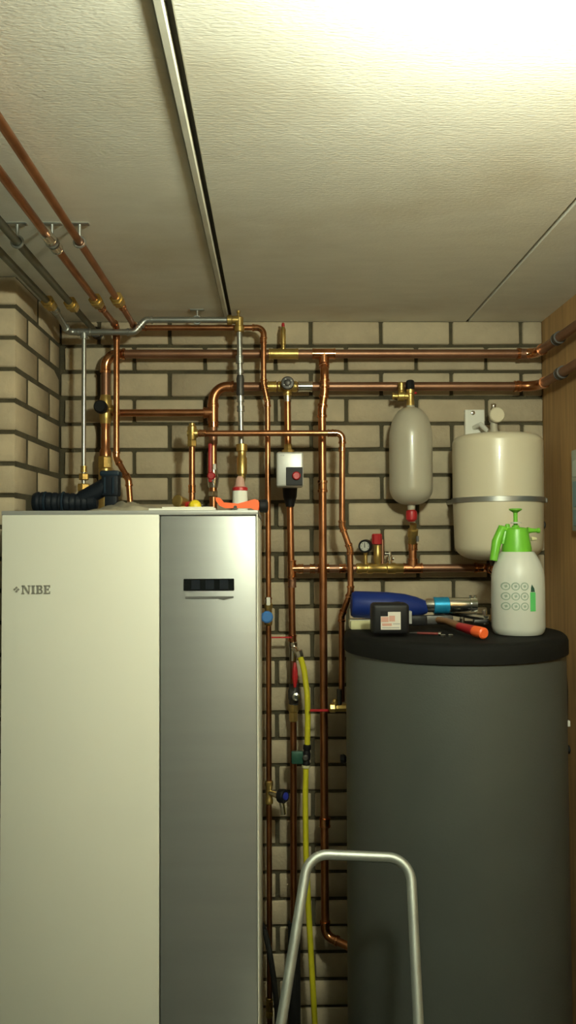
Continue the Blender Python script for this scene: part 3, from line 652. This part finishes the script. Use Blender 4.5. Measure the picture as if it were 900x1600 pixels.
# vent cross on top
tp = V((c.x, YV, zt_))
t.add('top_stem', lathe(tp-Z*.004, Z, [(0, .013), (.008, .0125), (.012, .0115), (.036, .0115), (.038, .0135), (.05, .0135)], 14), M_brass)
t.add('vent_cap', lathe(tp+Z*.044, Z, [(0, .011), (.004, .0135), (.024, .0135), (.03, .0115), (.032, .008)], 8), M_black, label='black vent cap')
q = tp+V((-.008, 0, .026))
t.add('side_arm', join(lathe(q, -X, [(0, .011), (.010, .011), (.012, .0155), (.030, .0155), (.032, .008), (.042, .008), (.043, .011), (.048, .011)], 12), lathe(q-X*.020, Z, [(0, .011), (.016, .009), (.018, .0105), (.040, .0105), (.043, .008)], 12), lathe(q-X*.02+Z*.005, Y_, [(0, .008), (.04, .008)], 10)), M_brass)
t.add('red_dot', lathe(tp+V((.012, 0, .036)), X, [(0, .004), (.008, .003)], 8), M_red)

# ------------------------------------------------------------------ big round vessel
YE = 2.525; RE = .1345
xc = P(778, 780, YE).x; zt2 = P(778, 678, YE).z; zb2 = P(778, 876, YE).z; H = zt2-zb2
t = Thing('expansion_vessel', 'large cream drum vessel strapped to the wall with a steel band', 'vessel', (xc, YE, zb2))
prof = [(0, .02)]
for i in range(9):
    a = PI/2*i/8; prof.append((.002+.045*(1-math.cos(a)), .06+(RE-.004-.06)*math.sin(a)))
prof += [(H*.5, RE), (H-.03, RE)]
for i in range(1, 8):
    a = PI/2*i/7; prof.append((H-.03+.024*math.sin(a), RE-.028+.028*math.cos(a)))
prof += [(H-.002, .08), (H+.002, .02)]
t.add('shell', lathe((xc, YE, zb2), Z, prof, 56), M_cream)
zbd = P(778, 779, YE-RE).z
t.add('band', lathe((xc, YE, zbd-.008), Z, [(0, RE+.0005), (.001, RE+.004), (.015, RE+.004), (.016, RE+.0005)], 56), M_band, label='steel strap')
t.add('strap_arm', box((xc+RE-.01, YE-.01, zbd-.007), (xc+RE+.014, YE+.10, zbd+.007), .002, 1), M_band)
t.add('strap_arm', box((xc-RE+.01, YE+.06, zbd-.007), (xc-RE+.022, W+.001, zbd+.007), .002, 1), M_band)
a, b = P(727, 690, W-.015), P(757, 640, W-.015)
bk = t.add('bracket', join(box((a.x, W-.016, a.z-.05), (b.x, W+.001, b.z), .002, 1)), M_paper, label='white wall bracket')
q = P(739, 645, W-.02); t.add('bolt', lathe(q+Y_*.01, -Y_, [(0, .011), (.002, .011), (.003, .007), (.01, .007), (.011, .005)], 8), M_chrome, parent=bk)
q = P(741, 668, W-.016); t.add('bracket_arm', sweep([q+Y_*.002, q+V((.012, -.03, .006)), q+V((.03, -.06, -.02))], .008, 8), M_paper, parent=bk)
tv = V((P(772, 675, YE).x, YE, zt2))
t.add('valve_stem', lathe(tv, Z, [(0, .016), (.008, .014), (.014, .011), (.034, .011), (.036, .014), (.06, .012)], 14), M_vwhite)
t.add('valve_knob', lathe(P(777, 648, YE-.03)+Y_*.02, V((.1, -1, .05)), [(0, .012), (.003, .0225), (.014, .0235), (.018, .021)], 22), M_cream, label='cream round valve knob')
t.add('valve_cap', lathe(P(771, 640, YE), Z, [(0, .010), (.006, .008), (.012, .008), (.014, .010), (.018, .006)], 12), M_chrome)
t.add('foot_knob', lathe((xc+RE+.001, YE+.03, P(848, 820, YE).z), X, [(0, .014), (.012, .014), (.016, .010)], 12), M_iron)
t.add('bottom_socket', lathe((xc-.01, YE, zb2), -Z, [(-.01, .018), (.004, .018), (.016, .014)], 14), M_iron)

# ------------------------------------------------------------------ items on the tank lid
# sprayer
q = P(810, 985, 2.20); sz = LZ; sx, sy = q.x, 2.20; KS = 2.20/F
def zz(py): return P(810, py, sy).z
R = 41*KS
t = Thing('pressure_sprayer', 'white pump spray bottle with a green top on the tank lid', 'spray bottle', (sx, sy, sz))
hs = zz(862)-sz
bt = t.add('bottle', lathe((sx, sy, sz), Z, [(0, R*.55), (.002, R*.88), (.008, R*.95), (.02, R), (.02+(hs)*.45, R), (hs*.70, R*.99), (hs*.79, R*.94), (hs*.87, R*.85), (hs*.94, R*.74), (hs, R*.62)], 40), M_bottle)
t.add('collar', lathe((sx-.002, sy, zz(864)), Z, [(0, .036), (.002, .0385), (.012, .0385), (.05, .032), (.062, .030), (.066, .026), (.068, .012)], 28), M_green, label='green screw collar')
t.add('pump_rod', lathe((sx-.004, sy, zz(824)), Z, [(0, .010), (.004, .010), (.006, .0055), (.04, .0055)], 12), M_green)
t.add('rod_guide', lathe((sx-.003, sy, zz(818)), Z, [(0, .014), (.003, .014), (.004, .006)], 14), M_bottle)
t.add('pump_handle', join(lathe((sx-.004, sy, zz(801)), Z, [(0, .006), (.004, .012), (.007, .017), (.010, .017), (.011, .013)], 16)), M_green)
hp = [P(797, 829, sy), P(784, 826, sy), P(776, 846, sy-.005), P(771, 876, sy-.008)]
t.add('trigger', sweep(hp, [.009, .012, .013, .010], 12, 1), M_green)
t.add('trigger_guard', sweep([P(797, 826, sy), P(790, 830, sy), P(786, 850, sy-.002)], [.008, .009, .006], 10), M_green)
t.add('lock_button', lathe((P(793, 826, sy).x, sy, zz(828)), Z, [(0, .007), (.014, .006), (.016, .004)], 10), M_green)
t.add('nozzle', join(lathe(P(824, 829, sy), X, [(0, .009), (.012, .006), (.024, .005), (.026, .007), (.032, .007)], 12)), M_green)
t.add('nozzle_tip', lathe(P(830, 842, sy-.01), X, [(0, .006), (.014, .004)], 10), M_foam)
def onb(px, py, dr=.0006):                      # a point of the bottle's curved flank
    zq = zz(py); xq = (px-810)*KS*.985; return V((sx+xq, sy-math.sqrt(max((R+dr)**2-xq*xq, 1e-6)), zq))
def patch(poly, m, name, n_=1):
    vs = [onb(*p) for p in poly]; vs2 = [onb(p[0], p[1], -.002) for p in poly]; n = len(poly)
    t.add(name, (vs+vs2, [tuple(range(n))]+[(i, (i+1) % n, n+(i+1) % n, n+i) for i in range(n)]), m, parent=bt, smooth=False)
for i in range(3):
    for j in range(3):
        cx, cy = 782+i*13.2, 914+j*15.2
        pr = [(cx+6.2*math.cos(a), cy+6.2*math.sin(a)) for a in [2*PI*k/14 for k in range(14)]]
        pi_ = [(cx+4.7*math.cos(a), cy+4.7*math.sin(a)) for a in [2*PI*k/14 for k in range(14)]]
        vs = [onb(*p) for p in pr]+[onb(*p) for p in pi_]+[onb(p[0], p[1], -.002) for p in pr]+[onb(p[0], p[1], -.002) for p in pi_]; fs = []
        for k in range(14):
            l = (k+1) % 14; fs += [(k, l, 14+l, 14+k), (28+k, 28+l, l, k), (14+k, 14+l, 42+l, 42+k)]
        t.add('printed_icon', (vs, fs), M_ink, parent=bt, smooth=False)
        patch([(cx-2.2, cy-1.2), (cx+1.4, cy-2.4), (cx+2.4, cy+.8), (cx-.6, cy+2.4)], M_ink, 'icon_sign')
patch([(817, 923), (826, 923), (826, 952), (817, 952)], M_gink, 'printed_bottle')
patch([(818, 922.5), (825, 922.5), (824, 917), (820, 911), (818.5, 916)], M_dgreen, 'printed_bottle_top')
# blue drill
YD = 2.36
t = Thing('cordless_drill', 'dark blue cordless drill lying on the tank lid', 'drill', (P(640, 960, YD).x, YD, LZ))
kd = YD/F
ax0 = P(548, 944, YD); ax1 = P(664, 949, YD); d = (ax1-ax0); Ld = d.length; dn_ = d.normalized()
t.add('motor_housing', lathe(ax0, d, [(0, .020), (.002, .032), (.010, .0375), (.10, .0385), (.15, .0355), (.185, .028), (Ld+.0, .0195), (Ld+.006, .016)], 28), M_dblue, label='dark blue motor housing')
t.add('gear_collar', lathe(ax1-dn_*.03, d, [(0, .0215), (.02, .022), (.03, .019)], 20), M_black)
ax2 = P(664, 946, YD)
ck = t.add('chuck_neck', lathe(ax2, X, [(0, .016), (.004, .019), (.022, .0195), (.026, .0215)], 20), M_chrome)
t.add('chuck_ring', lathe(P(677, 946, YD), X, [(0, .0215), (.002, .0235), (.042, .0235), (.044, .0215)], 24), M_cyan, label='bright blue chuck ring')
t.add('chuck_sleeve', lathe(P(701, 945, YD), X, [(0, .0205), (.058, .0195), (.060, .0165), (.062, .021), (.078, .021), (.080, .014)], 24), M_chrome)
t.add('auxiliary_stud', cyl(P(735, 937, YD), P(735, 930, YD), .004), M_chrome); t.add('auxiliary_stud', cyl(P(742, 937, YD), P(742, 930, YD), .004), M_chrome)
a, b = P(582, 992, 2.145), P(640, 943, 2.145)
bt = t.add('battery', box((a.x, 2.145, max(a.z, LZ+.0005)), (b.x, 2.205, b.z), .010, 3), M_black, label='black battery pack with a sticker')
t.add('handle', sweep([V(((a.x+b.x)/2+.01, 2.19, (a.z+b.z)/2)), V(((a.x+b.x)/2+.012, 2.25, (a.z+b.z)/2+.006)), P(625, 950, YD)], [.024, .020, .024], 14), M_navy)
t.add('sticker', box((P(595, 984, 2.145).x, 2.1444, P(595, 984, 2.145).z), (P(626, 956, 2.145).x, 2.147, P(626, 956, 2.145).z), .0003, 1), M_sticker, parent=bt, smooth=False)
for (u0, v0, u1, v1, m) in ((594.5, 955, 606, 963, M_black), (595.5, 964, 607, 972, M_stickr), (608, 962, 617, 971, M_stickr), (597, 974, 612, 978, M_stickr), (614, 974, 625, 975.5, M_trim), (597, 980, 624, 981.5, M_trim)):
    A_, B_ = P(u0, v1, 2.145), P(u1, v0, 2.145); t.add('sticker_print', box((A_.x, 2.1438, A_.z), (B_.x, 2.1446, B_.z)), m, parent=bt, smooth=False)
t.add('latch', box(P(640, 975, 2.16)-V((.002, 0, 0)), P(643, 955, 2.16)+V((.001, .02, 0)), .001, 1), M_trim, parent=bt)
t.add('trigger', box(P(641, 978, 2.28), P(668, 962, 2.28)+V((0, .03, 0)), .005), M_black)
# cream block under the drill
a, b = P(548, 986, 2.33), P(582, 961, 2.33)
t = Thing('foam_block', 'small cream block under the back of the blue drill', 'block', ((a.x+b.x)/2, 2.36, LZ))
t.add('block', box((a.x, 2.33, LZ), (b.x+.02, 2.40, P(560, 970, 2.33).z), .004), M_foam); t.add('wrapper', box((a.x-.001, 2.345, LZ+.0005), (b.x+.021, 2.36, P(560, 970, 2.33).z+.0006), .003, 1), M_paper)
# hammer with painted handle end
t = Thing('hammer', 'hammer with a brown handle and red-orange painted end', 'hammer', (P(715, 980, 2.2).x, 2.2, LZ))
h0 = P(682, 968, 2.34); h1 = P(700, 971, 2.28); h2 = P(718, 979, 2.20); h3 = P(742, 986, 2.11); h4 = P(757, 990, 2.075)
for h in (h0, h1, h2, h3, h4): h.z = max(h.z, LZ+.014)
t.add('handle', sweep([h0, h1, h2], [.009, .0095, .0105], 12), M_hwood); t.add('grip', sweep([h2, h3], [.0107, .0135], 14), M_red, label='red painted grip')
t.add('grip_end', sweep([h3, (h3+h4)/2, h4-(h4-h3)*.08, h4], [.0138, .0148, .0145, .011], 16), M_orange, label='orange rounded handle end')
t.add('head', box(h0+V((-.055, -.012, -.013)), h0+V((.045, .014, .012)), .004), M_iron)
# spanner
t = Thing('pipe_wrench', 'shiny steel wrench lying behind the hammer on the tank lid', 'wrench', (P(735, 965, 2.36).x, 2.36, LZ))
w0, w1 = P(694, 956, 2.41), P(766, 966, 2.34)
w0.z = max(w0.z, LZ+.012); w1.z = max(w1.z, LZ+.012)
t.add('shank', sweep([w0, (w0+w1)/2, w1], [.0075, .009, .0105], 10, 1.5), M_chrome)
t.add('jaw', box(w0+V((-.03, -.01, -.012)), w0+V((.01, .012, .016)), .004), M_chrome)
for px, py in ((757, 957), (757, 972), (722, 969)):
    q = P(px, py, 2.33); q.z = max(q.z, LZ+.008); t.add('bolt', lathe(q, Z, [(-.006, .0075), (.005, .0075), (.009, .004)], 12), M_chrome)
t.add('lower_jaw', box(w1+V((-.05, -.02, -.012)), w1+V((-.008, .0, -.002)), .003), M_iron)
# thin red screwdriver and two loose nuts
t = Thing('screwdriver', 'thin dark red screwdriver lying beside the battery pack', 'screwdriver', (P(670, 980, 2.2).x, 2.2, LZ))
s0, s1_, s2_ = P(652, 978, 2.19), P(686, 983, 2.17), P(690, 984, 2.165)
for s in (s0, s1_, s2_): s.z = LZ+.006
t.add('shaft', cyl(s0, s1_, .0032, 10), mat('dark_red', (.16, .02, .015), .5)); t.add('ferrule', cyl(s1_, s2_, .005, 10), M_chrome)
t.add('tip', lathe(s0, s0-s1_, [(0, .0032), (.008, .002), (.02, .0012)], 10), M_iron)
for px, lab in ((691, 'loose steel nut at the end of the red screwdriver'), (703, 'loose steel nut beside the hammer handle')):
    q = P(px+1, 988, 2.14)
    t = Thing('loose_nut', lab, 'nut', (q.x, 2.14, LZ), 'loose nuts on the tank lid')
    t.add('body', lathe((q.x, 2.14, LZ), Z, [(0, .006), (.001, .0068), (.007, .0068), (.008, .006)], 6), M_chrome, smooth=False); t.add('thread', lathe((q.x, 2.14, LZ+.0065), Z, [(0, .0036), (.0022, .0034)], 12), M_iron)

# ------------------------------------------------------------------ items on top of the heat pump
# navy tool
YU = 2.12
t = Thing('power_tool', 'dark navy and black power tool lying on the heat pump', 'power tool', (P(110, 790, YU).x, YU, NZ))
b0 = P(51, 782, YU); b1 = P(152, 776, YU); b0.z = max(b0.z, NZ+.0225); d = b1-b0
prof = [(0, .014), (.003, .022), (.012, .0265)]
L = d.length
for i in range(9):
    s = .016+i*(L-.03)/9; prof += [(s, .0262-.0005*i), (s+.003, .0245-.0005*i), (s+.006, .0245-.0005*i), (s+.008, .0262-.0005*i)]
prof += [(L-.006, .021), (L, .014)]
b0.z = NZ+.0272; d = V((b1.x, YU, NZ+.026))-b0
t.add('barrel', lathe(b0, d, prof, 24), M_navy)
for s in (.030, .075): t.add('band', lathe(b0+d.normalized()*s, d, [(0, .0262), (.001, .0272), (.004, .0272), (.005, .0262)], 24), M_navy2)
g0 = P(128, 780, YU); g1 = P(158, 764, YU); g2 = P(172, 752, YU)
t.add('grip', sweep([g0, g1, g2], [.021, .022, .018], 16), M_navy)
hd = t.add('head', join(box(P(160, 776, YU)-V((0, .02, 0)), P(187, 741, YU)+V((0, .022, 0)), .006)), M_navy)
t.add('head_cap', box(P(158, 745, YU)-V((0, .022, 0)), P(189, 736, YU)+V((0, .024, 0)), .005), M_navy2)
for k in range(2): t.add('rib', box(P(164+13*k, 772, YU)-V((0, .0225, 0)), P(168+13*k, 746, YU)-V((0, .018, 0)), .0015, 1), M_navy2, parent=hd)
t.add('foot', box((P(165, 790, YU).x, YU-.015, NZ), (P(184, 790, YU).x, YU+.015, P(170, 772, YU).z), .003), M_navy)
# crumpled plastic bag
YG = 2.02
t = Thing('plastic_bag', 'crumpled greyish plastic bag lying flat on the heat pump', 'bag', (P(200, 790, YG).x, YG+.05, NZ))
rnd = random.Random(3); vs, fs = [], []; nx, ny = 34, 16
xa_, xb_ = P(136, 790, YG).x, P(268, 790, YG).x
for j in range(ny+1):
    for i in range(nx+1):
        u, v = i/nx, j/ny; e = (math.sin(PI*u)**.55)*(math.sin(PI*v)**.5)
        sk = .55+.45*math.exp(-((u-.42)/.28)**2)
        hgt = .026*e*sk*(.8+.35*math.sin(u*17+v*5)*math.sin(v*11+u*7)) + .0008
        vs.append(V((xa_+(xb_-xa_)*u+rnd.uniform(-.001, .001), YG-.02+.16*v+.012*math.sin(u*9)+rnd.uniform(-.001, .001), NZ+max(.0008, hgt+rnd.uniform(-.0015, .0015)*e))))
for j in range(ny):
    for i in range(nx): a = j*(nx+1)+i; fs.append((a, a+1, a+nx+2, a+nx+1))
t.add('film', (vs, fs), M_bag); t.add('seam', box((xa_+.03, YG-.021, NZ), (xb_-.03, YG-.012, NZ+.0035), .001, 1), M_bag)
# white card
a, b = P(233, 794, 1.985), P(337, 788, 1.985)
t = Thing('white_card', 'thin white slab lying at the front edge of the heat pump top', 'card', ((a.x+b.x)/2, 2.0, NZ))
t.add('sheet', box((a.x, 1.975, NZ), (b.x, 2.06, NZ+.0055), .0012, 1), M_paper); t.add('under_sheet', box((a.x+.03, 1.982, NZ+.0055), (b.x-.004, 2.05, NZ+.009), .0012, 1), M_paper)
# brass fitting, yellow cap
YQ = 2.28
q = P(283, 783, YQ)
t = Thing('brass_fitting', 'loose brass pipe fitting on the heat pump beside the yellow cap', 'pipe fitting', (q.x, YQ, NZ))
t.add('socket', lathe((q.x, YQ, NZ), Z, [(0, .012), (.01, .014), (.022, .014)], 6), M_brass, smooth=False); t.add('elbow', lathe((q.x, YQ+.004, NZ+.034), V((-.5, -1, .1)), [(-.02, .012), (.008, .015), (.02, .0165), (.022, .013)], 14), M_brass)
q = P(305, 789, YQ)
t = Thing('drain_cock', 'yellow capped cock with a red collar standing on the heat pump', 'valve', (q.x, YQ, NZ))
t.add('cap', lathe((q.x, YQ-.01, NZ+.021), V((.2, -1, .25)), [(-.012, .010), (-.006, .0165), (.004, .0175), (.012, .014), (.016, .006)], 18), M_ycap, label='yellow round cap')
t.add('collar', lathe((q.x-.018, YQ+.01, NZ), Z, [(0, .013), (.03, .013), (.034, .009)], 14), M_red); t.add('body', box((q.x-.03, YQ+.01, NZ), (q.x+.035, YQ+.04, NZ+.024), .005), M_black)
# bottle with red band
YB_ = 2.2
q = P(375, 782, YB_); z_ = lambda py: P(375, py, YB_).z
t = Thing('sealant_bottle', 'small white bottle with a red band under the brass valve', 'bottle', (q.x, YB_, NZ))
t.add('body', lathe((q.x, YB_, NZ), Z, [(0, .018), (.002, .0205), (z_(766)-NZ, .0195)], 20), M_paper)
t.add('band', lathe((q.x, YB_, z_(767)), Z, [(0, .0195), (.001, .0205), (.008, .0200), (.010, .0175)], 20), M_red, label='red band'); t.add('spout', lathe((q.x, YB_, z_(762)), Z, [(0, .0175), (.006, .013), (.022, .011), (.030, .006)], 16), mat('pale_pink', (.50, .30, .24), .5))
# orange pipe cutter
YO = 2.0
q = P(375, 795, YO)
t = Thing('pipe_cutter', 'orange pipe cutter with a black end knob overhanging the heat pump edge', 'pipe cutter', (q.x, YO, NZ))
def O(px, py): return (P(px, py, YO).x-q.x, P(px, py, YO).z-q.z)
pl = [O(337, 780), O(344, 781), O(350, 788), (O(372, 790)), O(398, 783), O(404, 785), O(404, 800), O(398, 800), O(392, 797), O(352, 797), O(343, 793), O(338, 786)]
zmin = min(p[1] for p in pl); pl = [(x, z+max(0, NZ+.001-q.z-zmin)) for x, z in pl]
t.add('frame', prism(pl, (q.x, YO+.012, q.z), X, Z, .024), M_orange, label='orange frame')
kz = P(405, 793, YO).z
t.add('screw_shaft', lathe((P(398, 793, YO).x, YO, NZ+.011), X, [(0, .010), (.012, .010), (.014, .007), (.028, .007)], 14), M_orange)
t.add('knob', lathe((P(405, 793, YO).x, YO, NZ+.011), X, [(0, .010), (.002, .0155), (.016, .0165), (.020, .014), (.022, .008)], 14), M_black, label='black end knob')
t.add('cutting_wheel', lathe((P(368, 790, YO).x, YO-.013, NZ+.008), Y_, [(0, .004), (.008, .007), (.012, .007), (.026, .004)], 14), M_chrome)

# ------------------------------------------------------------------ wall box on the wooden wall (cut by the frame edge)
zt3 = P(892, 705, 2.40).z; zb3 = P(892, 830, 2.40).z
t = Thing('wall_box', 'grey framed panel on the wooden wall at the right edge', 'panel', (XR, 2.25, zb3))
t.add('frame', box((XR-.018, 2.06, zb3), (XR+.001, 2.385, zt3), .003), M_wallbox)
n3 = 3; hh = (zt3-zb3-.02)
for i, (u0, u1) in enumerate(((.02, .24), (.28, .62), (.68, .90))):
    t.add('window', box((XR-.021, 2.085, zb3+.01+hh*u0), (XR-.016, 2.367, zb3+.01+hh*u1), .001, 1), M_wallbox2 if i < 2 else M_wallbox)

# ------------------------------------------------------------------ step ladder hoop in front
def lad(px, py, Y): return P(px, py, Y)
YA = 1.88
A0 = lad(440, 1600, 1.74); A1 = lad(474, 1390, 1.85); A2 = lad(492, 1338, YA); A3 = lad(625, 1341, YA); A4 = lad(645, 1390, 1.85); A5 = lad(655, 1600, 1.74)
def ext(a, b):                                   # prolong b->a down to the floor
    d = a-b; return a + d*((0.02-a.z)/d.z)
B0 = ext(A0, A1); B5 = ext(A5, A4)
t = Thing('step_ladder', 'aluminium step ladder with a bent tube handrail before the grey tank', 'ladder', ((B0.x+B5.x)/2, (B0.y+B5.y)/2, 0))
c1 = A1+(A1-A0).normalized()*((A2-A1).length*.8); c2 = A4+(A4-A5).normalized()*((A3-A4).length*.8)
path = [B0] + arc(A0, lad(482, 1334, YA), A3, .05, 10) + arc(A2, lad(641, 1340, YA), A5, .05, 10) + [B5]
t.add('rail', sweep(path, .0112, 14, .8, ref=(0, 1, 0)), M_alu)
for f_ in (.28, .56, .84):                       # treads, below the frame
    p, q = B0.lerp(A1, f_*.62), B5.lerp(A4, f_*.62)
    t.add('tread', box((p.x, p.y-.01, p.z-.02), (q.x, p.y+.14, p.z+.005), .004), M_alu)
for s, (p, q) in enumerate(((B0, A0), (B5, A5))):
    t.add('rear_leg', cyl(p.lerp(A1 if s == 0 else A4, .52)+V((0, .12, 0)), V((p.x, p.y+.36, .02)), .010), M_alu)
    t.add('foot', box((p.x-.015, p.y-.018, 0), (p.x+.015, p.y+.018, .035), .004), M_rubber); t.add('foot', box((p.x-.015, p.y+.34, 0), (p.x+.015, p.y+.38, .035), .004), M_rubber)
